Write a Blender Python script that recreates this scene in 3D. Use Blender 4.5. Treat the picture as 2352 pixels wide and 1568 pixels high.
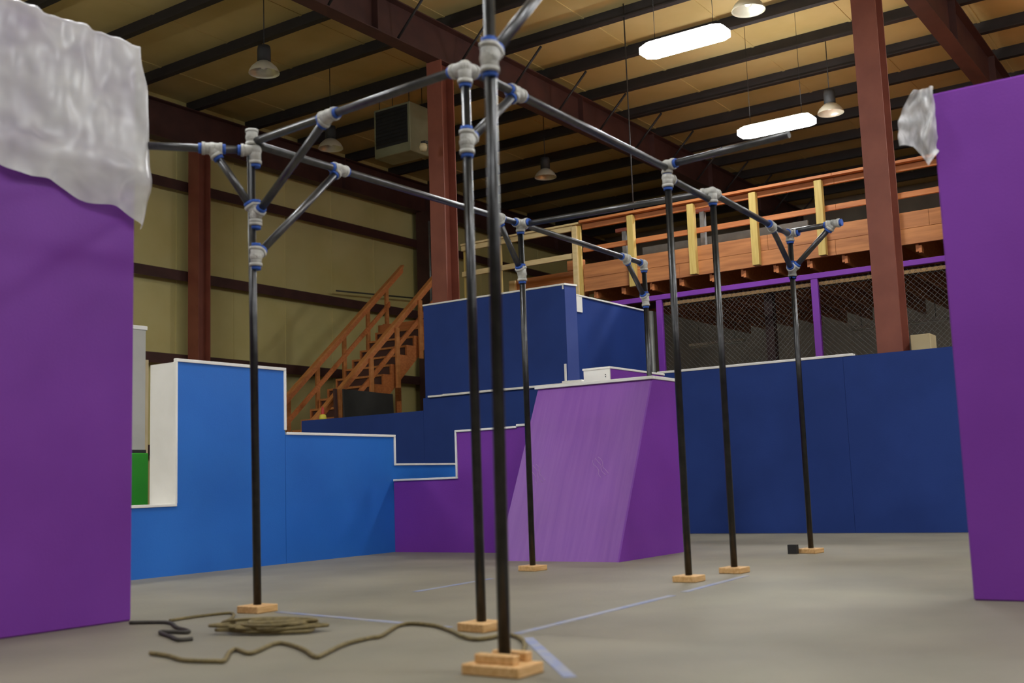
import bpy, bmesh, math, random
from mathutils import Vector, Matrix, noise
random.seed(7)
SC = bpy.context.scene
for o in list(bpy.data.objects):
    bpy.data.objects.remove(o)
COL = SC.collection

# ------------------------------------------------------------------ camera
cam_d = bpy.data.cameras.new('camera')
cam = bpy.data.objects.new('camera', cam_d)
COL.objects.link(cam)
YAW, PITCH, ROLL = math.radians(34.36), math.radians(7.319), math.radians(-1.99)
F = Vector((math.cos(YAW)*math.cos(PITCH), math.sin(YAW)*math.cos(PITCH), math.sin(PITCH)))
R = Vector((math.sin(YAW), -math.cos(YAW), 0))
U = R.cross(F)
R2 = R*math.cos(ROLL) + U*math.sin(ROLL)
U2 = U*math.cos(ROLL) - R*math.sin(ROLL)
cam.matrix_world = Matrix(((R2.x, U2.x, -F.x, 0), (R2.y, U2.y, -F.y, 0), (R2.z, U2.z, -F.z, .70), (0, 0, 0, 1)))
cam_d.sensor_width = 36
cam_d.lens = 38.96
cam_d.clip_end = 200
cam_d.dof.use_dof = True
cam_d.dof.focus_distance = 13.5
cam_d.dof.aperture_fstop = 1.9
SC.camera = cam

# ------------------------------------------------------------------ world + exposure
w = bpy.data.worlds.new('world')
SC.world = w
w.use_nodes = True
w.node_tree.nodes['Background'].inputs[0].default_value = (.02, .02, .022, 1)
w.node_tree.nodes['Background'].inputs[1].default_value = 1.0
SC.view_settings.view_transform = 'Standard'
SC.view_settings.look = 'None'
SC.view_settings.gamma = 1
SC.view_settings.use_curve_mapping = False
SC.view_settings.exposure = 1.35
LAMP = 34.0          # emission of the lit lenses of the ceiling lights


# ------------------------------------------------------------------ materials
def srgb(r, g, b):
    f = lambda c: (c/255/12.92) if c/255 <= .04045 else ((c/255+.055)/1.055)**2.4
    return (f(r), f(g), f(b), 1)


def mat(name, c1, c2=None, scale=6, rough=.6, metal=0., bump=0., stretch=(1, 1, 1), detail=5, lo=.35, hi=.65, spec=.5, bscale=None):
    m = bpy.data.materials.new(name)
    m.use_nodes = True
    nt = m.node_tree
    b = nt.nodes['Principled BSDF']
    b.inputs['Roughness'].default_value = rough
    b.inputs['Metallic'].default_value = metal
    b.inputs['Specular IOR Level'].default_value = spec
    b.inputs['Base Color'].default_value = c1
    if c2 is not None or bump:
        tc = nt.nodes.new('ShaderNodeTexCoord')
        mp = nt.nodes.new('ShaderNodeMapping')
        mp.inputs['Scale'].default_value = stretch
        nt.links.new(tc.outputs['Object'], mp.inputs['Vector'])
        n = nt.nodes.new('ShaderNodeTexNoise')
        n.inputs['Scale'].default_value = scale
        n.inputs['Detail'].default_value = detail
        nt.links.new(mp.outputs[0], n.inputs['Vector'])
        if c2 is not None:
            r = nt.nodes.new('ShaderNodeValToRGB')
            r.color_ramp.elements[0].position = lo
            r.color_ramp.elements[1].position = hi
            r.color_ramp.elements[0].color = c1
            r.color_ramp.elements[1].color = c2
            nt.links.new(n.outputs['Fac'], r.inputs[0])
            nt.links.new(r.outputs[0], b.inputs['Base Color'])
        if bump:
            n2 = n
            if bscale:
                n2 = nt.nodes.new('ShaderNodeTexNoise')
                n2.inputs['Scale'].default_value = bscale
                n2.inputs['Detail'].default_value = 4
                nt.links.new(mp.outputs[0], n2.inputs['Vector'])
            bp = nt.nodes.new('ShaderNodeBump')
            bp.inputs['Strength'].default_value = bump
            bp.inputs['Distance'].default_value = .02
            nt.links.new(n2.outputs['Fac'], bp.inputs['Height'])
            nt.links.new(bp.outputs[0], b.inputs['Normal'])
    return m


M = {}
M['concrete'] = mat('concrete', srgb(119, 113, 98), srgb(139, 132, 114), scale=1.1, rough=.55, bump=.15, detail=9, lo=.3, hi=.7, bscale=40)
M['insulation'] = mat('faced insulation', srgb(208, 194, 126), srgb(222, 210, 148), scale=.6, rough=.5, bump=.3, detail=6, lo=.35, hi=.65, bscale=3)
M['roof_insulation'] = mat('roof insulation', srgb(190, 166, 104), srgb(212, 190, 132), scale=.5, rough=.5, bump=.3, detail=5, bscale=2.5)
M['farwall'] = mat('dim back wall', srgb(120, 110, 98), srgb(138, 128, 114), scale=1, rough=.8)
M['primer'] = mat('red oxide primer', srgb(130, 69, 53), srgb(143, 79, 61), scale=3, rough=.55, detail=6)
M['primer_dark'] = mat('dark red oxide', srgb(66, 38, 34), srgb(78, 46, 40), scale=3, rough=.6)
M['purlin'] = mat('dark purlin steel', srgb(38, 34, 34), srgb(48, 42, 42), scale=3, rough=.6)
M['blue'] = mat('bright blue paint', srgb(30, 104, 196), srgb(36, 112, 204), scale=1.5, rough=.45, bump=.05, bscale=60)
M['navy'] = mat('navy paint', srgb(34, 59, 126), srgb(38, 64, 134), scale=1.5, rough=.62, bump=.06, bscale=60, spec=.22)
M['navy_lit'] = mat('lit navy paint', srgb(62, 78, 142), srgb(68, 84, 148), scale=1.5, rough=.6, spec=.25)  # same navy made paler: stronger light on the corner strip put into its colour
M['purple'] = mat('purple paint', srgb(120, 52, 158), srgb(127, 58, 166), scale=1.5, rough=.5, bump=.06, bscale=60, spec=.35)
M['ramp'] = mat('worn purple ramp paint', srgb(127, 65, 162), srgb(138, 79, 169), scale=3, rough=.4, bump=.08, stretch=(.2, 8, .5), detail=7, lo=.3, hi=.72, bscale=9)
M['white'] = mat('white paint', srgb(238, 235, 228), srgb(244, 241, 235), scale=4, rough=.5)
M['green'] = mat('green paint', srgb(44, 156, 34), srgb(52, 168, 40), scale=2, rough=.5)
M['beige'] = mat('beige board', srgb(190, 170, 128), srgb(200, 182, 142), scale=3, rough=.6)
M['pipe'] = mat('black steel pipe', srgb(84, 84, 86), srgb(98, 97, 98), scale=14, rough=.36, metal=.85, bump=.05)  # rails and braces: base lightened to carry the sheen of the lamps
M['pipe_shaded'] = mat('black steel pipe shaded', srgb(54, 54, 55), srgb(66, 65, 66), scale=14, rough=.3, metal=.85, bump=.05)  # same steel for the uprights, their weaker sheen put into a darker base
M['fitting'] = mat('grey primed fitting', srgb(168, 166, 160), srgb(196, 194, 188), scale=18, rough=.6, bump=.2)
M['tape'] = mat('blue masking tape', srgb(38, 78, 166), srgb(52, 94, 182), scale=20, rough=.7)
M['floor_tape'] = mat('scuffed blue tape', srgb(128, 136, 168), srgb(150, 150, 158), scale=9, rough=.7, lo=.4, hi=.6)
M['pine'] = mat('pine offcut', srgb(206, 158, 98), srgb(226, 184, 128), scale=9, rough=.6, stretch=(1, 6, 6))
M['fir'] = mat('stained fir', srgb(180, 104, 54), srgb(200, 124, 68), scale=3, rough=.55, stretch=(6, .5, 9), detail=7)
M['fir_board'] = mat('fir board', srgb(160, 98, 54), srgb(194, 126, 72), scale=2.4, rough=.55, stretch=(4, .6, 7), detail=8)
M['yellow_pine'] = mat('treated yellow pine', srgb(190, 160, 84), srgb(206, 178, 102), scale=5, rough=.6, stretch=(7, 7, .6))
M['new_pine'] = mat('new pale pine', srgb(214, 186, 130), srgb(226, 200, 148), scale=4, rough=.6, stretch=(5, 1, 5))
M['stair_wood'] = mat('stair lumber', srgb(178, 112, 56), srgb(200, 132, 72), scale=4, rough=.6, stretch=(1, 6, 3))
M['dark_board'] = mat('charcoal board', srgb(52, 52, 50), srgb(60, 60, 57), scale=3, rough=.8)
M['galv'] = mat('galvanised steel', srgb(128, 130, 130), srgb(150, 152, 150), scale=12, rough=.45, metal=.6)
M['grey_steel'] = mat('grey steel', srgb(96, 96, 92), srgb(110, 110, 105), scale=5, rough=.5, metal=.3)
M['grey_paint'] = mat('grey white paint', srgb(176, 174, 166), srgb(190, 188, 180), scale=2, rough=.6)
M['heater'] = mat('heater enamel', srgb(128, 126, 96), srgb(142, 140, 110), scale=3, rough=.5)
M['black'] = mat('dull black', srgb(30, 29, 29), srgb(38, 36, 35), scale=6, rough=.7)
M['rope'] = mat('brown cord', srgb(104, 92, 60), srgb(128, 112, 72), scale=30, rough=.8)
M['cord_dark'] = mat('dark cord', srgb(62, 58, 52), srgb(72, 67, 60), scale=30, rough=.7)
M['reflector'] = mat('lamp reflector', srgb(196, 190, 170), srgb(210, 204, 184), scale=4, rough=.3, metal=.4)
M['red'] = mat('red plastic', srgb(190, 50, 40), rough=.5)
M['yellow'] = mat('yellow plastic', srgb(224, 206, 70), rough=.5)
M['scuff'] = mat('pale scuff', srgb(170, 128, 186), srgb(160, 112, 178), scale=20, rough=.6)

m = bpy.data.materials.new('thin plastic sheet')
m.use_nodes = True
nt = m.node_tree
b = nt.nodes['Principled BSDF']
b.inputs['Base Color'].default_value = srgb(222, 220, 222)
b.inputs['Roughness'].default_value = .28
tr = nt.nodes.new('ShaderNodeBsdfTransparent')
mx = nt.nodes.new('ShaderNodeMixShader')
nz = nt.nodes.new('ShaderNodeTexNoise')
nz.inputs['Scale'].default_value = 5
rp = nt.nodes.new('ShaderNodeMapRange')
rp.inputs[1].default_value, rp.inputs[2].default_value = .3, .7
rp.inputs[3].default_value, rp.inputs[4].default_value = .5, .9
nt.links.new(nz.outputs['Fac'], rp.inputs[0])
nt.links.new(rp.outputs[0], mx.inputs[0])
nt.links.new(tr.outputs[0], mx.inputs[1])
nt.links.new(b.outputs[0], mx.inputs[2])
nt.links.new(mx.outputs[0], nt.nodes['Material Output'].inputs['Surface'])
M['plastic'] = m

m = bpy.data.materials.new('lit lens')
m.use_nodes = True
e = m.node_tree.nodes.new('ShaderNodeEmission')
e.inputs[0].default_value = (.95, .985, 1.0, 1)
e.inputs[1].default_value = LAMP
m.node_tree.links.new(e.outputs[0], m.node_tree.nodes['Material Output'].inputs['Surface'])
M['lens'] = m


# ------------------------------------------------------------------ helpers
class MB:
    def __init__(s):
        s.bm = bmesh.new()

    def box(s, a, b, rot=None, pivot=None):
        vs = [s.bm.verts.new((x, y, z)) for x in (a[0], b[0]) for y in (a[1], b[1]) for z in (a[2], b[2])]
        for f in ((0, 1, 3, 2), (4, 6, 7, 5), (0, 4, 5, 1), (2, 3, 7, 6), (0, 2, 6, 4), (1, 5, 7, 3)):
            s.bm.faces.new([vs[i] for i in f])
        if rot is not None:
            pv = Vector(pivot or [(a[i]+b[i])/2 for i in range(3)])
            for v in vs:
                v.co = rot @ (v.co-pv) + pv
        return s

    def prism(s, pts, axis, a, b):
        """extrude a 2-D outline along an axis (0 x, 1 y, 2 z) from a to b"""
        def P(p, t):
            q = list(p)
            q.insert(axis, t)
            return q
        A = [s.bm.verts.new(P(p, a)) for p in pts]
        B = [s.bm.verts.new(P(p, b)) for p in pts]
        n = len(pts)
        s.bm.faces.new(A)
        s.bm.faces.new(B[::-1])
        for i in range(n):
            s.bm.faces.new([A[i], B[i], B[(i+1) % n], A[(i+1) % n]])
        return s

    def tube(s, p, q, r, n=14, r2=None):
        p, q = Vector(p), Vector(q)
        d = (q-p).normalized()
        u = d.orthogonal().normalized()
        v = d.cross(u)
        r2 = r if r2 is None else r2
        A, B = [], []
        for i in range(n):
            t = 2*math.pi*i/n
            k = u*math.cos(t)+v*math.sin(t)
            A.append(s.bm.verts.new(p+k*r))
            B.append(s.bm.verts.new(q+k*r2))
        s.bm.faces.new(A[::-1])
        s.bm.faces.new(B)
        for i in range(n):
            f = s.bm.faces.new([A[i], A[(i+1) % n], B[(i+1) % n], B[i]])
            f.smooth = True
        return s

    def path(s, pts, r, n=8):
        """smooth tube through points (Catmull-Rom)"""
        P = [Vector(p) for p in pts]
        P = [P[0]*2-P[1]] + P + [P[-1]*2-P[-2]]
        C = []
        for i in range(1, len(P)-2):
            for k in range(6):
                t = k/6
                a, b_, c, d = P[i-1], P[i], P[i+1], P[i+2]
                C.append(.5*((2*b_)+(c-a)*t+(2*a-5*b_+4*c-d)*t*t+(3*b_-a-3*c+d)*t**3))
        C.append(P[-2])
        rings = []
        for i, c in enumerate(C):
            d = (C[min(i+1, len(C)-1)]-C[max(i-1, 0)]).normalized()
            u = d.cross(Vector((0, 0, 1)))
            u = u.normalized() if u.length > 1e-4 else Vector((1, 0, 0))
            v = u.cross(d)
            rings.append([s.bm.verts.new(c+(u*math.cos(2*math.pi*k/n)+v*math.sin(2*math.pi*k/n))*r) for k in range(n)])
        for A, B in zip(rings, rings[1:]):
            for k in range(n):
                f = s.bm.faces.new([A[k], A[(k+1) % n], B[(k+1) % n], B[k]])
                f.smooth = True
        s.bm.faces.new(rings[0])
        s.bm.faces.new(rings[-1][::-1])
        return s

    def lathe(s, prof, c, n=24):
        rings = []
        for r, z in prof:
            rings.append([s.bm.verts.new((c[0]+r*math.cos(2*math.pi*k/n), c[1]+r*math.sin(2*math.pi*k/n), c[2]+z)) for k in range(n)])
        for A, B in zip(rings, rings[1:]):
            for k in range(n):
                f = s.bm.faces.new([A[k], A[(k+1) % n], B[(k+1) % n], B[k]])
                f.smooth = True
        return s

    def sheet(s, nu, nv, fn):
        g = [[s.bm.verts.new(fn(i/nu, j/nv)) for i in range(nu+1)] for j in range(nv+1)]
        for j in range(nv):
            for i in range(nu):
                f = s.bm.faces.new([g[j][i], g[j][i+1], g[j+1][i+1], g[j+1][i]])
                f.smooth = True
        return s

    def build(s, name, m, parent=None, bevel=0.):
        if bevel:
            bmesh.ops.bevel(s.bm, geom=list(s.bm.edges), offset=bevel, segments=1, affect='EDGES')
        bmesh.ops.recalc_face_normals(s.bm, faces=s.bm.faces)
        me = bpy.data.meshes.new(name)
        s.bm.to_mesh(me)
        s.bm.free()
        o = bpy.data.objects.new(name, me)
        COL.objects.link(o)
        me.materials.append(M[m])
        if parent is not None:
            o.parent = parent
            o.matrix_parent_inverse = Matrix.Translation(-parent_loc(parent))
        return o


def parent_loc(p):
    return Vector(p.location)


def bx(a, b, name, m, parent=None, bevel=0., rot=None, pivot=None):
    return MB().box(a, b, rot, pivot).build(name, m, parent, bevel)


def tag(o, label, cat, group=None):
    o['label'] = label
    o['category'] = cat
    if group:
        o['group'] = group
    return o


def thing(name, label, cat, loc, group=None):
    o = bpy.data.objects.new(name, None)
    o.empty_display_size = .2
    COL.objects.link(o)
    o.location = loc
    return tag(o, label, cat, group)


def struct(o):
    o['kind'] = 'structure'
    return o


def stuff(o):
    o['kind'] = 'stuff'
    return o


# ================================================================== THE SHELL
X0, X1, Y0, Y1, ROOF = -7., 31., -13., 17.4, 8.52
struct(bx((X0, Y0, -.15), (X1, Y1, 0), 'floor', 'concrete'))
ceil = struct(bx((X0, Y0, ROOF), (X1, Y1, ROOF+.12), 'ceiling', 'roof_insulation'))
zs = [(-.05, 0), (.05, 0), (.05, -.016), (-.034, -.016), (-.034, -.24), (-.13, -.24), (-.13, -.215), (-.05, -.215)]
k = -14
while True:
    x = 15.74+1.54*k
    k += 1
    if x > X1:
        break
    if x < X0+.3:
        continue
    MB().prism([(x+a*1.3, ROOF+c) for a, c in [(p[0], p[1]) for p in zs]], 1, Y0, Y1).build('purlin', 'purlin', ceil)
# faced-insulation seams sag between the purlins as narrow taped laps
for y in (-9, -7.2, -5.4, -3.6, -1.8, 0, 1.8, 3.6, 5.4, 7.2, 9, 10.8, 12.6, 14.4, 16.2):
    bx((X0, y, ROOF-.012), (X1, y+.05, ROOF), 'lap_seam', 'roof_insulation', ceil)

wl = struct(bx((X0, Y1, 0), (X1, Y1+.15, ROOF), 'wall_left', 'insulation'))
for z in (1.55, 3.29, 4.93, 6.72):
    MB().prism([(Y1-.2, z-.1), (Y1-.185, z-.1), (Y1-.185, z+.085), (Y1, z+.085), (Y1, z+.1), (Y1-.2, z+.1)], 0, X0, X1).build('girt', 'primer_dark', wl)
for i in range(16):
    x = 5.2+1.45*i
    bx((x, Y1-.01, .02), (x+.05, Y1, ROOF), 'lap_seam', 'insulation', wl)
struct(bx((X1, Y0, 0), (X1+.15, Y1, ROOF), 'wall_back', 'farwall'))
struct(bx((X0, Y0-.15, 0), (X1, Y0, ROOF), 'wall_right', 'farwall'))
struct(bx((X0-.15, Y0, 0), (X0, Y1, ROOF), 'wall_front', 'farwall'))


def i_column(x, y, z1, label, mtl, group, bw=.30, d=.33, t=.022, plate=True):
    """wide-flange column, flanges facing -x / +x"""
    c = thing('steel_column', label, 'column', (x, y, 0), group)
    bx((x-d/2, y-bw/2, 0), (x-d/2+t, y+bw/2, z1), 'flange', mtl, c)
    bx((x+d/2-t, y-bw/2, 0), (x+d/2, y+bw/2, z1), 'flange', mtl, c)
    bx((x-d/2+t, y-.008, 0), (x+d/2-t, y+.008, z1), 'web', mtl, c)
    if plate:
        bx((x-d/2-.06, y-bw/2-.05, 0), (x+d/2+.06, y+bw/2+.05, .025), 'base_plate', mtl, c)
    return c


def i_beam(y, x0, x1, z0, z1, label, bw=.26, t=.02):
    b = thing('roof_beam', label, 'beam', ((x0+x1)/2, y, z0))
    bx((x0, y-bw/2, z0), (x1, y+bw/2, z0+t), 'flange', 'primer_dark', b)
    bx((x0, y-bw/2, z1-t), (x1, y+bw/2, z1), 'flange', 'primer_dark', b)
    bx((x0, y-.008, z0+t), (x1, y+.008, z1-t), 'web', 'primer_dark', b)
    x = x0+1.
    while x < x1:
        if abs(x-13.75) > .5:
            for s in (-1, 1):
                bx((x-.006, y+min(s*.008, s*(bw/2-.01)), z0+t), (x+.006, y+max(s*.008, s*(bw/2-.01)), z1-t), 'stiffener', 'primer_dark', b)
        x += 3.04
    return b


ZB = 7.5
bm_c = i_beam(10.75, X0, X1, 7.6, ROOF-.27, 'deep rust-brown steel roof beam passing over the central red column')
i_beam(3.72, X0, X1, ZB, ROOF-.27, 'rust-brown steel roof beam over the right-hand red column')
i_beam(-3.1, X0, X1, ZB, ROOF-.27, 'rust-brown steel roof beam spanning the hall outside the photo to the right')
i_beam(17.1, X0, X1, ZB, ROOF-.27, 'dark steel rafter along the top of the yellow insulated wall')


def fly_braces(beam, y, zb, sides):
    k = -14
    while 15.74+1.54*k < X1-.5:
        x = 15.74+1.54*k+.04
        k += 1
        if x < X0+1:
            continue
        for s in sides:
            MB().tube((x, y+s*.12, zb+.03), (x, y+s*.80, ROOF-.22), .022, 6).build('flange_brace', 'purlin', beam)


fly_braces(bm_c, 10.75, 7.6, (-1, 1))
i_column(13.9, 10.755, 7.6, 'rust-red steel column rising behind the tall navy tower', 'primer', None)
i_column(13.62, 3.72, ZB, 'blurred rust-red steel column in front of the timber mezzanine at right', 'primer', None)
i_column(14.12, 16.98, ZB, 'dark red steel column on the yellow wall above the blue stepped wall', 'primer', None, bw=.30, d=.30)
i_column(21.3, 16.98, ZB, 'dark steel column on the yellow wall beside the top of the stairs', 'primer_dark', None, bw=.42, d=.46)


# ================================================================== LIGHTS OF THE HALL
def high_bay(x, y, z, L, W, label, group=None):
    t = thing('linear_light', label, 'ceiling light', (x, y, z), group)
    h, e = L/2, .11
    out = [(x-W/2+.07, y-h), (x+W/2-.07, y-h), (x+W/2, y-h+e), (x+W/2, y+h-e), (x+W/2-.07, y+h), (x-W/2+.07, y+h), (x-W/2, y+h-e), (x-W/2, y-h+e)]
    MB().prism(out, 2, z, z+.09).build('lens', 'lens', t)
    cx = [(x+(px-x)*.8, y+(py-y)*.93) for px, py in out]
    MB().prism(cx, 2, z+.0905, z+.13).build('housing', 'white', t)
    for s in (-1, 1):
        MB().tube((x, y+s*h*.7, z+.13), (x, y+s*h*.7, ROOF), .004, 6).build('hanger_wire', 'black', t)
    return t


high_bay(13.27, 6.08, 6.5, 1.24, .38, 'lit linear ceiling light, nearer and higher of the two glowing lights')
high_bay(17.62, 6.47, 6.5, 1.30, .40, 'lit linear ceiling light, farther and lower of the two glowing lights')
for (x, y) in ((13.3, -.5), (8.9, -.5), (4.5, -.5), (.1, -.5), (17.6, -.6), (13.3, -7), (8.9, -7), (4.5, -7), (.1, -7), (4.5, 6.0), (.1, 6.0), (5.6, 12.6), (.6, 12.6)):  # unseen lights; those nearest the left wall are added to brighten it
    high_bay(x, y, 6.5, 1.24, .38, 'lit linear ceiling light of the hall outside the frame', 'ceiling lights outside the frame')


def dome(x, y, z, label, r=.23):
    t = thing('dome_light', label, 'ceiling light', (x, y, z))
    prof = [(r, 0), (r*.97, .03), (r*.82, .09), (r*.55, .15), (r*.34, .18), (r*.22, .18)]
    inner = [(rr*.97, zz+.003) for rr, zz in prof]
    MB().lathe(prof + inner[::-1] + [prof[0]], (x, y, z)).build('shade', 'reflector', t)
    MB().lathe([(.001, .42), (.09, .42), (.10, .36), (.10, .182), (.001, .182)], (x, y, z), 16).build('ballast_housing', 'black', t)
    MB().lathe([(.001, .06), (.04, .07), (.055, .12), (.04, .15), (.02, .178)], (x, y, z), 12).build('bulb', 'white', t)
    MB().tube((x, y, z+.42), (x, y, ROOF), .008, 6).build('hanger_rod', 'black', t)
    return t


dome(11.1, 11.9, 6.9, 'unlit dome ceiling light at upper left above the black pipe frame')
dome(14.55, 13.85, 6.95, 'unlit dome ceiling light left of the hanging heater')
dome(19.0, 12.0, 7.0, 'unlit dome ceiling light right of the central red column')
dome(18.9, 5.93, 7.0, 'blurred unlit dome ceiling light beside the lower glowing light')
dome(13.86, 5.37, 7.0, 'blurred unlit dome ceiling light beside the upper glowing light')

# unit heater hung from the roof
h = thing('unit_heater', 'box-shaped unit heater hanging from the roof left of the central column', 'heater', (16.2, 13.6, 7.12))
bx((16, 13.14, 7.12), (16.56, 14.06, 8.1), 'cabinet', 'heater', h, .012)
bx((15.985, 13.2, 7.3), (16.0, 14.0, 8.05), 'grille_frame', 'black', h)
for i in range(9):
    z = 7.36+.075*i
    bx((15.955, 13.22, z), (15.99, 13.98, z+.012), 'louvre', 'black', h, 0, Matrix.Rotation(math.radians(30), 3, 'Y'))
for x in (16.08, 16.48):
    for y in (13.22, 13.98):
        MB().tube((x, y, 8.1), (x, y, ROOF), .008, 6).build('hanger_rod', 'black', h)
s = thing('wall_strobe', 'small cream alarm light fixed to the left of the central red column', 'alarm', (13.38, 10.72, 6.1))
bx((13.36, 10.671, 6.12), (13.43, 10.76, 6.16), 'bracket', 'black', s)
MB().lathe([(.001, -.07), (.05, -.06), (.065, 0), (.05, .05), (.001, .06)], (13.37, 10.72, 6.06), 12).build('lamp_head', 'beige', s)
c = MB().tube((15.6, 8.2, 4.04), (15.6, 8.2, ROOF), .011, 8).build('conduit_drop', 'purlin')
tag(c, 'thin grey conduit dropping from the roof to the mezzanine rail', 'conduit')
c = MB().tube((20.98, 16.7, 4.6), (20.98, 16.7, 7.2), .025, 8).build('wall_conduit', 'galv')
tag(c, 'pale vertical conduit on the dark wall column behind the stairs', 'conduit')
c = MB().tube((18.1, 17.12, 5.15), (21.2, 17.12, 5.33), .018, 8).build('wall_rod', 'cord_dark')
tag(c, 'thin dark rod lying level against the yellow wall above the stairs', 'rod')


# ================================================================== BLUE STEPPED WALL
YB = 8.15
t = thing('stepped_wall', 'bright blue stepped wall with white edges and a cutout at its left', 'wall', (7., YB, 0))
th = .018
D = .375
MB().prism([(4.4, 0), (7.852, 0), (7.852, 1.905), (6.525, 1.905), (6.525, .605), (4.4, .605)], 1, YB, YB+th).build('front_panel', 'blue', t)
bx((6.525, YB+th, .605), (6.543, YB+D, 1.905), 'end_panel', 'white', t)
bx((4.4, YB+th, .587), (6.543, YB+D, .605), 'ledge_panel', 'white', t)
bx((6.543, YB+th, 1.887), (7.852, YB+D, 1.905), 'top_panel', 'white', t)
bx((6.543, YB+D-th, 0), (7.852, YB+D, 1.887), 'back_panel', 'navy', t)
bx((7.834, YB+th, 0), (7.852, YB+D-th, 1.887), 'end_panel', 'white', t)
for a, b in (((6.51, 1.905), (7.867, 1.935)), ((7.837, 1.31), (7.867, 1.905)), ((4.4, .605), (6.525, .630)), ((6.505, .63), (6.528, 1.905))):
    bx((a[0], YB-.012, a[1]), (b[0], YB+.03, b[1]), 'edge_trim', 'white', t, .003)
t = thing('low_wall', 'low blue wall with white edges stepping down beside the purple wall', 'wall', (9.2, YB, 0))
MB().prism([(7.856, 0), (10.95, 0), (10.95, .95), (9.515, .95), (9.515, 1.265), (7.856, 1.265)], 1, YB, YB+th).build('front_panel', 'blue', t)
bx((7.856, YB+th, 1.247), (9.515, YB+D, 1.265), 'top_panel', 'blue', t)
bx((9.515, YB+th, .932), (10.95, YB+D, .95), 'top_panel', 'blue', t)
bx((7.856, YB+D-th, 0), (9.515, YB+D, 1.247), 'back_panel', 'blue', t)
bx((9.497, YB+th, .95), (9.515, YB+D, 1.247), 'end_panel', 'blue', t)
for a, b in (((7.868, 1.265), (9.53, 1.292)), ((9.503, .972), (9.53, 1.265)), ((9.503, .95), (10.95, .972))):
    bx((a[0], YB-.012, a[1]), (b[0], YB+.03, b[1]), 'edge_trim', 'white', t, .003)

# things seen through the cutout at the far left
t = thing('green_block', 'green painted block standing behind the cutout of the blue wall', 'block', (7.2, 10.2, 0))
bx((6.6, 10.0, 0), (7.64, 10.6, 1.165), 'body', 'green', t, .01)
bx((6.62, 10.02, 1.165), (7.62, 10.58, 1.2), 'top_board', 'black', t)
t = thing('white_end_wall', 'tall narrow wall with grey-white end behind the green block at far left', 'wall', (7.8, 11.6, 0))
bx((7.3, 11.3, 0), (8.56, 12.1, 2.72), 'body', 'navy', t)
bx((8.36, 11.28, .0), (8.56, 11.3, 2.72), 'end_panel', 'grey_paint', t)
bx((8.56, 11.3, .0), (8.62, 11.36, 2.36), 'corner_post', 'beige', t)
bx((7.28, 11.27, 2.72), (8.58, 12.12, 2.77), 'edge_trim', 'white', t, .004)

# ================================================================== PURPLE WALL AND RAMP
XP = 9.48
t = thing('purple_wall', 'low purple wall with white stepped top edge left of the ramp', 'wall', (XP, 7., 0))
MB().prism([(YB-.013, 0), (YB-.013, .785), (7.255, .785), (7.255, 1.275), (6.46, 1.275), (6.46, 1.29), (6.07, 1.29), (6.07, 0)], 0, XP, XP+.018).build('front_panel', 'purple', t)
for a, b in (((YB-.013, .775), (7.24, .797)), ((7.24, .797), (7.262, 1.27)), ((7.262, 1.27), (6.46, 1.292)), ((6.46, 1.285), (6.07, 1.31))):
    bx((XP-.015, min(a[0], b[0]), a[1]), (XP+.06, max(a[0], b[0]), b[1]), 'edge_trim', 'white', t, .003)
bx((XP+.018, 6.08, 0), (XP+.06, 6.17, 1.26), 'stud', 'pine', t)
bx((XP+.018, 7.0, 0), (XP+.06, 7.09, 1.26), 'stud', 'pine', t)

RY0, RY1 = 4.775, 6.06
t = thing('purple_ramp', 'slanted purple plywood ramp with white top edge, scuffed face', 'ramp', (9., 5.4, 0))
MB().prism([(8.50, 0), (8.53, 0), (9.33, 1.632), (9.30, 1.632)], 1, RY0+.018, RY1).build('slope_panel', 'ramp', t)
MB().prism([(8.50, 0), (9.30, 1.632), (9.765, 1.632), (9.765, 0)], 1, RY0, RY0+.018).build('side_panel', 'purple', t)
MB().prism([(8.53, 0), (9.33, 1.632), (9.47, 1.632), (9.47, 0)], 1, RY1-.018, RY1-.001).build('side_panel', 'purple', t)
bx((9.33, RY0+.018, 1.612), (9.765, RY1, 1.632), 'top_panel', 'white', t)
bx((9.747, RY0+.018, 0), (9.765, RY1, 1.612), 'back_panel', 'purple', t)
bx((9.275, RY0-.012, 1.632), (9.335, RY1+.03, 1.662), 'edge_trim', 'white', t, .003)
bx((9.335, RY0-.012, 1.632), (9.775, RY0+.03, 1.662), 'edge_trim', 'white', t, .003)
nrm = Vector((-1.632, 0, .8)).normalized()


def on_ramp(y, z, off=.001):
    p = Vector((8.50+.8*z/1.632, y, z)) + nrm*off
    return p


for (yc, zc) in ((5.25, .80), (5.93, .76)):
    for dy in (0, .035, .06):
        pts = [on_ramp(yc-dy-.13*q+.012*math.sin(q*9+dy*40), zc+.09-.16*q+dy*.5) for q in [i/5 for i in range(6)]]
        MB().path(pts, .0028, 5).build('scuff_mark', 'scuff', t)

t = thing('ledge_box', 'purple box with a white end standing behind the ramp top', 'box', (10.4, 5.72, 0))
bx((9.92, 5.57, 0), (11.12, 5.588, 1.84), 'side_panel', 'purple', t)
bx((9.90, 5.57, 0), (9.918, 5.88, 1.84), 'end_panel', 'white', t)
bx((9.918, 5.862, 0), (11.12, 5.88, 1.84), 'side_panel', 'purple', t)
bx((11.102, 5.588, 0), (11.12, 5.862, 1.84), 'end_panel', 'purple', t)
bx((9.89, 5.56, 1.84), (11.13, 5.89, 1.862), 'top_trim', 'white', t, .003)
for y, z in ((5.62, 1.76), (5.62, 1.78)):
    MB().tube((9.896, y, z), (9.90, y, z), .006, 8).build('screw_head', 'black', t)

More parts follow.
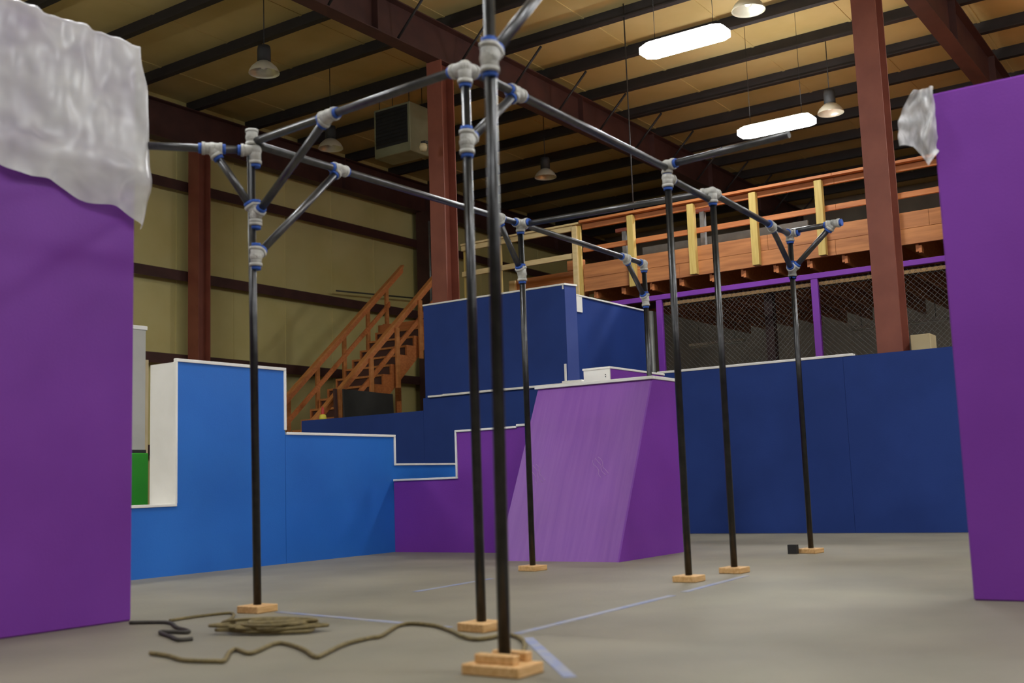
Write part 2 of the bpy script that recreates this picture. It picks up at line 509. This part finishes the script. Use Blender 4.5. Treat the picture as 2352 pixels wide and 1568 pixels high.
# ================================================================== NAVY WALLS AND TOWER
XN = 13.0
t = thing('navy_tower', 'tall navy blue box tower with white top edges at the centre', 'tower', (13.6, 9.2, 0))
bx((XN, 7.97, 0), (XN+.018, 10.5, 3.425), 'front_panel', 'navy', t)
MB().prism([(13.0, 7.97), (13.018, 7.985), (13.225, 7.93), (13.215, 7.915)], 2, 0, 3.425).build('corner_strip', 'navy_lit', t)['label'] = 'navy corner strip, stronger light put into its paler colour'
bx((13.225, 7.935, 0), (15.3, 7.953, 3.295), 'side_panel', 'navy', t)
bx((XN+.018, 10.482, 0), (15.3, 10.5, 3.2), 'side_panel', 'navy', t)
bx((XN-.012, 7.965, 3.425), (XN+.04, 10.51, 3.45), 'edge_trim', 'white', t, .003)
MB().prism([(12.99, 7.96), (13.03, 7.99), (13.235, 7.935), (13.222, 7.90)], 2, 3.425, 3.45).build('edge_trim', 'white', t)
bx((13.225, 7.92, 3.295), (15.3, 7.97, 3.32), 'edge_trim', 'white', t, .003)
bx((13.228, 7.922, 3.07), (13.385, 7.934, 3.295), 'corner_patch', 'white', t)
bx((12.99, 7.985, 3.37), (12.999, 8.005, 3.425), 'white_mark', 'white', t)
bx((12.985, 7.99, 2.07), (12.999, 8.02, 2.32), 'white_mark', 'white', t)
MB().prism([(12.985, 7.96), (12.995, 7.985), (13.225, 7.925), (13.22, 7.90)], 2, 2.052, 2.085).build('white_mark', 'white', t)

t = thing('navy_step_wall', 'low dark navy wall running left from under the tower', 'wall', (12.95, 10.3, 0))
bx((12.94, 10.5, 0), (12.958, 13.05, 1.835), 'front_panel', 'navy', t)
bx((12.958, 13.032, 0), (13.3, 13.05, 1.835), 'end_panel', 'white', t)
bx((12.958, 10.52, 1.815), (13.3, 13.03, 1.832), 'top_panel', 'navy', t)
t = thing('navy_front_wall', 'dark navy wall with a white top edge at the foot of the tower', 'wall', (12.95, 8.5, 0))
bx((12.94, 6.62, 0), (12.958, 10.497, 2.02), 'front_panel', 'navy', t)
bx((12.90, 10.1, 2.02), (12.975, 10.38, 2.047), 'edge_trim', 'white', t, .003)
bx((12.90, 8.95, 2.022), (12.975, 10.1, 2.052), 'edge_trim', 'white', t, .003)
bx((12.90, 7.0, 2.02), (12.975, 8.95, 2.05), 'edge_trim', 'white', t, .003)
bx((12.91, 7.7, 2.051), (12.975, 8.02, 2.075), 'edge_trim', 'white', t, .003)

t = thing('navy_long_wall', 'long dark navy wall with part of a white cap at the right', 'wall', (13., 2.5, 0))
for y0, y1 in ((4.15, 6.60), (1.7, 4.147), (-.75, 1.697), (-3.2, -.753)):
    bx((XN, y0, 0), (XN+.018, y1, 2.06), 'wall_panel', 'navy', t)
bx((XN-.012, 4.03, 2.06), (XN+.1, 6.60, 2.09), 'edge_trim', 'white', t, .003)
for y in (6.55, 4.13, 1.68, -.77):
    bx((XN+.018, y-.04, 0), (XN+.108, y, 2.05), 'stud', 'pine', t)

# ================================================================== FOREGROUND PADDED WALLS WITH PLASTIC
t = thing('purple_partition', 'large blurred purple partition in the left foreground under a plastic cover', 'partition', (3.4, 5.55, 0))
bx((2.2, 5.5, 0), (4.09, 5.62, 3.38), 'board', 'purple', t, .008)


def cover_left(u, v):
    # u along the panel towards its edge, v from the hem up and over the top
    x = 2.2 + u*2.0
    hem = 2.48-.17*max(0, u-.55)/.45 + .02*math.sin(u*31)
    z = hem + (3.43-hem)*min(1, v/.86)
    y = 5.485 if v <= .86 else 5.485 + (v-.86)/.14*.16
    n1 = noise.noise(Vector((x*4, z*3.2, 1.3)))
    n2 = noise.noise(Vector((x*11, z*5, 7.7)))
    y -= .035 + .035*n1 + .018*n2 + .03*math.exp(-((z-2.62)/.08)**2)
    if u > .94:
        k = (u-.94)/.06
        x = 2.2+.94*2.0 + k*(.045+.10*min(1, max(0, (3.4-z)/.65))-.07*max(0, (2.55-z)/.25)) + .015*n1
        y += k*k*.09
    return (x, y, z + (.02*n2 if v > .86 else 0))


tag(MB().sheet(110, 60, cover_left).build('plastic_cover', 'plastic'), 'crumpled white plastic sheet draped over the top of the left purple partition', 'plastic sheet')

t = thing('purple_partition', 'blurred purple partition at the right edge of the photo', 'partition', (6.4, .6, 0))
bx((6.35, -1.1, 0), (6.47, 1.42, 2.8), 'board', 'purple', t, .008)


def rag(u, v):
    z = 2.84 - v*(.26+.20*(1-abs(u-.25)*1.6 if u < .7 else .28))
    y = 1.40 + u*.20*(.55+.45*math.sin(min(1, v*1.6)*1.57))
    x = 6.34 - .05*noise.noise(Vector((u*4, v*4, 3.1))) - .05*math.sin(u*8)*v
    return (x, y, z)


r = MB().sheet(24, 28, rag)
r = r.build('torn_plastic', 'plastic')
tag(r, 'torn scrap of white plastic hanging beside the right red column', 'plastic scrap')

# ================================================================== PIPE FRAME
rig = thing('pipe_frame', 'black steel pipe frame of uprights, rails and braces with grey taped fittings', 'pipe frame', (6.5, 4, 0))
PR = .0245
UP = {'a': (3.49, 2.47), 'b': (4.45, 3.28), 'c': (4.66, 5.08), 'd': (7.60, 5.07), 'e': (9.81, 5.07), 'f': (7.01, 3.40), 'g': (7.71, 3.37), 'h': (9.75, 3.52)}
LEAN = {'a': (.014, -.021), 'c': (-.016, .023)}
TOP = {'a': 3.0, 'b': 2.85, 'c': 2.93, 'd': 2.87, 'e': 2.85, 'f': 2.93, 'g': 2.85, 'h': 2.93}


def pipe(p, q, name):
    return MB().tube(p, q, PR, 18).build(name, 'pipe_shaded' if name == 'upright_pole' else 'pipe', rig)


def fitting(p, dirs, L=.075, r=.036, tape=True):
    """primed pipe fitting with one socket per direction, masked with tape at the socket mouths"""
    p = Vector(p)
    mb, rings = MB(), []
    for d in dirs:
        d = Vector(d).normalized()
        mb.tube(p-d*.02, p+d*L, r, 16)
        mb.tube(p+d*(L-.018), p+d*L*1.02, r*1.12, 16)
        rings.append((p+d*L*1.021, p+d*(L+.022)))
    bmesh.ops.create_uvsphere(mb.bm, u_segments=14, v_segments=8, radius=r*1.12, matrix=Matrix.Translation(p))
    f = mb.build('pipe_fitting', 'fitting', rig)
    if tape:
        for a, b_ in rings:
            MB().tube(a, b_, r*.9, 12).build('blue_tape', 'tape', f)
    return f


for k_, (x, y) in UP.items():
    lx, ly = LEAN.get(k_, (0, 0))
    pipe((x, y, .045 if k_ != 'e' else 0), (x+lx, y+ly, TOP[k_]), 'upright_pole')
rails = [((4.45, 3.28, 2.85), (7.01, 3.40, 2.90)), ((7.01, 3.40, 2.83), (7.71, 3.39, 2.80)), ((7.71, 3.37, 2.85), (9.0, 3.41, 2.83)), ((9.0, 3.41, 2.83), (9.75, 3.52, 2.90)),
         ((4.45, 3.28, 2.85), (4.66, 5.08, 2.88)), ((4.66, 5.08, 2.86), (7.60, 5.07, 2.87)), ((7.60, 5.07, 2.87), (9.81, 5.07, 2.85)),
         ((7.60, 5.07, 2.86), (7.71, 3.37, 2.86)), ((3.504, 2.45, 2.97), (4.12, 2.45, 2.97)),
         ((4.66, 5.08, 2.82), (4.12, 5.53, 2.82)), ((7.01, 3.40, 2.92), (6.90, 2.45, 2.92)), ((9.75, 3.52, 2.92), (9.72, 3.10, 2.92))]
for p, q in rails:
    pipe(p, q, 'top_rail')
braces = [((3.50, 2.455, 2.40), (4.04, 2.45, 2.97)), ((4.45, 3.28, 2.45), (4.96, 3.304, 2.86)), ((4.66, 5.08, 2.42), (4.46, 5.247, 2.82)), ((4.66, 5.08, 2.40), (4.577, 4.37, 2.866)),
          ((4.66, 5.08, 2.145), (5.417, 5.077, 2.863)), ((7.60, 5.07, 2.44), (7.27, 5.071, 2.869)), ((9.81, 5.07, 2.48), (9.42, 5.07, 2.854)), ((9.75, 3.52, 2.56), (9.0, 3.41, 2.83)), ((9.75, 3.52, 2.56), (9.72, 3.10, 2.92))]
for p, q in braces:
    pipe(p, q, 'brace')
Z = Vector((0, 0, 1))
for p, q in braces:
    p, q = Vector(p), Vector(q)
    fitting(p, [Z, -Z, q-p], .06)
    d = q-p
    d.z = 0
    d.normalize()
    fitting(q, [d, -d, p-q], .06)
fitting((4.45, 3.28, 2.85), [-Z, (0.12, 1, 0), (1, .05, 0)], .085)
fitting((4.65, 5.098, 2.905), [-Z, Z], .05, tape=False)
fitting((4.66, 5.08, 2.82), [-Z, (-.77, .64, 0)], .085)
fitting((7.60, 5.07, 2.87), [-Z, (.06, -1, 0), (1, 0, 0), (-1, 0, 0)], .07)
fitting((9.81, 5.07, 2.85), [-Z, (-1, 0, 0)], .07)
fitting((7.01, 3.40, 2.92), [-Z, (-.1, -1, 0)], .06)
fitting((7.01, 3.40, 2.83), [-Z, (1, 0, -.04)], .07)
fitting((7.71, 3.37, 2.86), [-Z, (-.06, 1, 0), (1, 0, 0)], .085)
fitting((9.75, 3.52, 2.90), [-Z, (-1, -.1, 0), (-.05, -1, 0)], .07)
fitting((9.72, 3.10, 2.92), [(0.05, 1, 0), (0, .6, -.7)], .06)
fitting((3.504, 2.45, 2.97), [-Z, (1, 0, 0)], .085)
# timber feet under the uprights
for k_, (x, y) in UP.items():
    if k_ == 'e':
        continue
    a = random.uniform(-.12, .12)
    Rz = Matrix.Rotation(a, 3, 'Z')
    if k_ == 'a':
        bx((x-.10, y-.13, 0), (x+.07, y+.13, .04), 'base_block', 'pine', rig, .004)
        bx((x-.07, y-.09, .0405), (x-.028, y+.09, .075), 'base_block', 'pine', rig, .004)
        bx((x+.028, y-.08, .0405), (x+.07, y+.08, .075), 'base_block', 'pine', rig, .004)
    else:
        bx((x-.085, y-.085, 0), (x+.085, y+.085, .042), 'base_block', 'pine', rig, .004, Rz)
bx((9.60, 3.60, 0), (9.66, 3.68, .08), 'clamp_offcut', 'black', rig)

# ================================================================== MEZZANINE
XM = 15.4
mz = thing('mezzanine', 'orange-stained timber mezzanine with railing above the purple mesh fence', 'mezzanine', (XM, 5, 3.5))
ys = [9.065, 7.35, 4.9, 2.5, .1, -3.5, -7.]
for i in range(len(ys)-1):
    bx((XM, ys[i+1]+.003, 3.765), (XM+.04, ys[i], 3.985), 'rim_board', 'fir_board', mz, .003)
ys = [9.065, 8.1, 5.9, 3.6, 1.2, -2.5, -7.]
for i in range(len(ys)-1):
    bx((XM, ys[i+1]+.003, 3.988), (XM+.04, ys[i], 4.215), 'rim_board', 'fir_board', mz, .003)
bx((XM+.04, -7, 4.0), (22, 9.06, 4.03), 'deck', 'stair_wood', mz)
i = 0
y = 8.9
while y > -6.8:
    bx((XM+.06, y-.02, 3.66), (21.9, y+.02, 3.999), 'joist', 'fir', mz)
    bx((XM+.05, y-.06, 3.64), (XM+.16, y-.021, 3.74), 'joist_block', 'fir', mz)
    y -= .51
bx((XM+1.2, -7, 3.56), (XM+1.3, 9.06, 3.655), 'ledger', 'primer_dark', mz)
for y in (8.13, 7.08, 6.07, 5.07, 4.07, 3.07, 2.07, 1.07, .07, -.93):
    bx((XM-.09, y-.055, 3.72 if y > 8 else 3.775), (XM, y+.055, 4.87), 'rail_post', 'yellow_pine', mz, .004)
for z0, z1, x0, x1 in ((4.80, 4.89, XM, XM+.04), (4.895, 4.935, XM-.10, XM+.06), (4.42, 4.50, XM, XM+.04)):
    for y0, y1 in ((4.86, 9.06), (.6, 4.857), (-3.5, .597)):
        bx((x0, y0, z0), (x1, y1, z1), 'rail_board', 'fir', mz, .003)
# supporting posts of the mezzanine
for y in (6.42, .5, -3.2):
    bx((XM+1.2, y-.07, 0), (XM+1.34, y+.07, 3.555), 'support_post', 'primer_dark', mz)

# stair-head landing in pale new lumber
ld = thing('stair_landing', 'timber stair landing with pale new-lumber railing behind the navy tower', 'landing', (XM, 10.2, 3.9))
bx((16.0, 9.2, 4.0), (16.9, 11.45, 4.03), 'deck', 'stair_wood', ld)
bx((XM-.09, 9.12, 3.32), (XM-.045, 9.21, 4.86), 'rail_post', 'new_pine', ld, .003)
bx((XM-.045, 9.07, 3.70), (XM-.001, 9.19, 4.86), 'rail_post', 'yellow_pine', ld, .003)
bx((XM-.02, 10.72, 3.0), (XM+.07, 10.81, 4.80), 'rail_post', 'yellow_pine', ld, .003)
bx((XM-.02, 11.40, 3.0), (XM+.07, 11.49, 4.80), 'rail_post', 'yellow_pine', ld, .003)
bx((XM-.065, 9.211, 4.79), (XM-.021, 11.50, 4.88), 'rail_board', 'new_pine', ld, .003)
bx((XM-.09, 9.075, 4.882), (XM+.06, 11.50, 4.915), 'rail_board', 'new_pine', ld, .003)
bx((XM-.065, 9.211, 4.33), (XM-.021, 11.50, 4.42), 'rail_board', 'new_pine', ld, .003)
lb = ld
bx((16.2, 9.5, 4.04), (16.25, 10.95, 4.32), 'rim_board', 'fir_board', lb, .003)
bx((16.14, 10.93, 3.99), (16.26, 11.06, 4.30), 'joist_end', 'new_pine', lb, .003)
bx((16.18, 9.55, 4.325), (16.3, 9.85, 4.5), 'block', 'fir_board', lb, .003)
bx((16.2, 9.52, 3.3), (16.33, 9.65, 4.045), 'support_post', 'fir_board', lb, .003)
bx((16.2, 10.2, 3.3), (16.33, 10.33, 4.045), 'support_post', 'fir_board', lb, .003)
bx((16.0, 11.0, 3.15), (16.05, 11.6, 3.98), 'end_board', 'fir', lb, .003)
# grey steel posts standing on the deck
for (x, y, zt, lab) in ((17.0, 9.13, 5.05, 'short grey T-post on the mezzanine, left of the second rail post'), (17.0, 7.63, 5.15, 'taller grey T-post on the mezzanine, between the second and third rail posts')):
    t = thing('deck_post', lab, 'post', (x, y, 4.03))
    bx((x-.04, y-.04, 4.03), (x+.04, y+.04, zt), 'post', 'galv', t)
    bx((x-.05, y-.16, zt), (x+.05, y+.16, zt+.06), 'cap_plate', 'primer', t)
bar = bx((17.2, 5.9, 4.60), (17.25, 8.9, 4.76), 'deck_beam', 'grey_steel')
tag(bar, 'grey steel bar across the mezzanine between the rail posts', 'bar')
for y in (6.0, 8.8):
    bx((17.2, y-.03, 4.03), (17.25, y+.03, 4.5995), 'leg', 'grey_steel', bar)

# ================================================================== PURPLE MESH FENCE
fn = thing('mesh_fence', 'purple-framed chain-link fence under the mezzanine behind the navy wall', 'fence', (XM, 5, 0))
FY = [7.72, 5.24, 2.78, .3, -2.2]
for y in FY:
    bx((XM-.03, y-.05, 0), (XM+.03, y+.05, 3.46), 'frame_post', 'purple', fn, .004)
bx((XM-.035, -3.4, 3.462), (XM+.035, 9.0, 3.54), 'frame_rail', 'purple', fn, .004)
bx((XM+.04, -3.4, 3.37), (XM+.08, 7.7, 3.42), 'nailer', 'pine', fn)
MB().tube((XM-.01, 7.88, 0), (XM-.01, 7.88, 3.3), .045, 12).build('galvanised_post', 'grey_steel', fn)
for j in range(len(FY)-1):
    ya, yb, za, zb = FY[j+1]+.05, FY[j]-.05, .05, 3.44
    mb = MB()
    p = .075
    Wd, Hd = yb-ya, zb-za
    for sgn, xo in ((1, -.003), (-1, .003)):
        c = -Hd if sgn > 0 else 0
        while c < (Wd if sgn > 0 else Wd+Hd):
            if sgn > 0:
                t0, t1 = max(0, -c), min(Hd, Wd-c)
                A_, B_ = (ya+c+t0, za+t0), (ya+c+t1, za+t1)
            else:
                t0, t1 = max(0, c-Wd), min(Hd, c)
                A_, B_ = (ya+c-t0, za+t0), (ya+c-t1, za+t1)
            if t1-t0 > .05:
                mb.tube((XM+xo, A_[0], A_[1]), (XM+xo, B_[0], B_[1]), .0022, 3)
            c += p
    stuff(mb.build('chain_link', 'grey_steel', fn))
# the dim room behind the fence
for (x, y0, y1, z, lab) in ((20., 8.25, 9.4, 3.25, 'unlit tube light in the dim room behind the left fence bay'), (20., 4.5, 6.2, 3.25, 'unlit tube light in the dim room behind the right fence bay')):
    t = thing('tube_light', lab, 'ceiling light', (x, (y0+y1)/2, z))
    bx((x-.06, y0, z+.02), (x+.06, y1, z+.07), 'housing', 'white', t)
    MB().tube((x, y0+.02, z), (x, y1-.02, z), .018, 8).build('tube', 'white', t)
    for y in (y0+.2, y1-.2):
        MB().tube((x, y, z+.07), (x, y, 3.66), .005, 6).build('hanger_wire', 'black', t)
t = thing('beige_carton', 'pale beige carton on the navy wall right of the red column', 'box', (13.75, 3.3, 2.0))
bx((13.55, 3.26, 0), (13.85, 3.50, 2.02), 'stand', 'black', t)
bx((13.56, 3.27, 2.02), (13.84, 3.50, 2.30), 'carton', 'beige', t, .006)

# ================================================================== STAIRS
st = thing('stairs', 'wooden stairs with handrails climbing along the yellow wall to the mezzanine', 'stairs', (14.5, 14.1, 0))
SL = .865
ZN = lambda x: 2.68+(x-15.58)*SL            # nosing height
YS0, YS1 = 13.5, 14.7
n = 20
rise = 4.0/n
run = rise/SL
xs = 15.58-2.68/SL
for i in range(n):
    x, z = xs+i*run, i*rise
    if i < n-1:
        bx((x+.0, YS0+.045, z+rise-.038), (x+run+.03, YS1-.045, z+rise), 'tread', 'stair_wood', st)
    bx((x+.03, YS0+.045, z+.001), (x+.048, YS1-.045, z+rise-.0385), 'riser', 'primer_dark', st)
for ya in (YS0, YS1-.04):
    out = [(xs, 0.)]
    for i in range(n):
        out += [(xs+i*run, (i+1)*rise), (xs+(i+1)*run, (i+1)*rise)]
    xt = xs+n*run
    out += [(xt, 4.0-.30), (xs+.42, 0.)]
    MB().prism(out, 1, ya, ya+.04).build('stringer', 'fir', st)


def slope_rail(x0, x1, zof, y, w_, h_, name, mtl):
    MB().prism([(x0, ZN(x0)+zof), (x1, ZN(x1)+zof), (x1, ZN(x1)+zof+h_), (x0, ZN(x0)+zof+h_)], 1, y-w_/2, y+w_/2).build(name, mtl, st)


for y, ex in ((YS0-.03, .0), (YS1+.03, .14)):
    slope_rail(xs+.25, 17.15+ex*3, .76, y, .04, .12, 'handrail', 'fir')
    slope_rail(xs+.25, 17.15+ex*3, .88, y, .10, .045, 'handrail_cap', 'stair_wood')
    slope_rail(xs+.25, 17.0+ex, .36, y, .04, .11, 'mid_rail', 'fir')
for y in (YS0-.075, YS1+.075):
    for x in (12.75, 13.55, 14.32, 15.08, 15.82, 16.52, 17.1):
        bx((x-.045, y-.025, max(0, ZN(x)-.34)), (x+.045, y+.024, ZN(x)+.80), 'baluster', 'stair_wood', st, .003)
bx((15.78, YS0-.10, 0), (15.87, YS0-.06, 2.3), 'support_post', 'fir', st)
bx((16.85, 13.4, 3.6), (16.95, 14.8, 3.98), 'landing_beam', 'fir', st)
bx((17.0, 11.5, 3.9), (19.5, 14.9, 3.98), 'landing_deck', 'stair_wood', st)
for x in (17.2, 19.3):
    for y in (11.7, 14.6):
        bx((x-.045, y-.045, 0), (x+.045, y+.045, 3.899), 'support_post', 'fir', st)

rt = Matrix.Rotation(math.radians(4), 3, 'X')
t = thing('charcoal_board', 'dark charcoal board leaning against the stairs behind the navy wall', 'board', (14.8, 13.23, 0))
MB().prism([(14.20, .01), (15.56, .01), (15.42, 2.40), (14.12, 2.43)], 1, 13.22, 13.25).build('panel', 'dark_board', t)
t = thing('brown_frame', 'narrow brown plank leaning at the left edge of the charcoal board', 'plank', (14.05, 13.28, 0))
MB().prism([(14.05, .01), (14.11, .01), (14.00, 2.43), (13.94, 2.43)], 1, 13.26, 13.30).build('plank', 'primer_dark', t)
MB().prism([(14.12, .01), (14.17, .01), (14.08, 2.43), (14.03, 2.43)], 1, 13.255, 13.285).build('plank', 'stair_wood', t)

t = thing('glue_bottle', 'small yellow bottle with red cap on the navy wall by the stairs', 'bottle', (13.05, 12.65, 1.835))
MB().lathe([(.001, 0), (.055, 0), (.06, .02), (.05, .075), (.02, .09), (.001, .09)], (13.05, 12.68, 1.835), 14).build('body', 'yellow', t)
MB().lathe([(.03, .09), (.026, .14), (.012, .21), (.001, .215)], (13.05, 12.68, 1.835), 12).build('cap', 'red', t)

# ================================================================== FLOOR TAPE AND CORDS
def strip(p, q, wd, name):
    p, q = Vector(p), Vector(q)
    d = (q-p).normalized()
    k = Vector((-d.y, d.x))*wd/2
    pts = [p+k, q+k, q-k, p-k]
    return MB().prism([tuple(v) for v in pts], 2, .0003, .0022).build(name, 'floor_tape')


tag(strip((4.40, 3.04), (6.15, 3.10), .05, 'floor_tape'), 'faded blue tape line on the concrete from the central poles to the right', 'tape')
tag(strip((6.35, 3.12), (7.5, 3.19), .045, 'floor_tape'), 'short faint tape line on the concrete past the middle right pole', 'tape')
tag(strip((4.30, 2.91), (3.50, 2.19), .05, 'floor_tape'), 'bright blue tape line running diagonally to the bottom of the photo', 'tape')
tag(strip((5.9, 4.90), (6.9, 4.97), .045, 'floor_tape'), 'faint tape line on the concrete in front of the purple wall', 'tape')
tag(strip((4.70, 4.95), (4.48, 3.50), .05, 'floor_tape'), 'faint tape line on the concrete between the left pole and the cord', 'tape')

Zc = .011
co = [(3.238, 4.217), (3.216, 4.065), (3.161, 3.906), (3.17, 3.81), (3.193, 3.733), (3.22, 3.713), (3.393, 3.879), (3.47, 3.92), (3.411, 3.782), (3.454, 3.777), (3.653, 3.883), (3.691, 3.842), (3.59, 3.625), (3.448, 3.409), (3.535, 3.438), (3.779, 3.554), (3.977, 3.581), (4.051, 3.577), (4.371, 3.747), (4.472, 3.732), (4.446, 3.566), (4.298, 3.34), (4.181, 3.194), (4.124, 3.06), (4.28, 3.02), (4.25, 2.93), (4.102, 2.794), (3.881, 2.66), (3.78, 2.69)]
tag(MB().path([(x, y, Zc) for x, y in co], .0095, 8).build('extension_cord', 'rope'), 'brown extension cord snaking over the floor to the central poles', 'cord')
co = [(3.96, 5.339), (4.016, 5.231), (4.042, 5.099), (3.915, 4.882), (3.856, 4.732), (3.80, 4.66), (3.755, 4.813), (3.651, 4.594), (3.589, 4.46), (3.64, 4.42)]
tag(MB().path([(x, y, Zc) for x, y in co], .010, 8).build('loose_cord', 'cord_dark'), 'dark cord curling on the floor left of the tangled rope', 'cord')
pts = []
R_, F_ = Vector((.564, -.826, 0)), Vector((.826, .564, 0))
for i in range(46):
    a = i*1.31
    c = Vector((4.0, 4.27, .010+.0011*i))
    rr = .20*(1+.35*math.sin(i*2.1))
    pts.append(c + R_*(rr*math.cos(a)+.07*math.sin(i*.37)) + F_*(.09*math.sin(a)*(1+.5*math.cos(i*1.7))))
pts += [Vector((4.05, 4.69, .02)), Vector((4.339, 4.933, .012)), Vector((4.50, 5.14, .010)), Vector((4.30, 5.205, .010)), Vector((4.12, 5.199, .010))]
tag(MB().path(pts, .0085, 7).build('tangled_rope', 'rope'), 'tangled heap of brown rope on the floor below the left pole', 'rope')
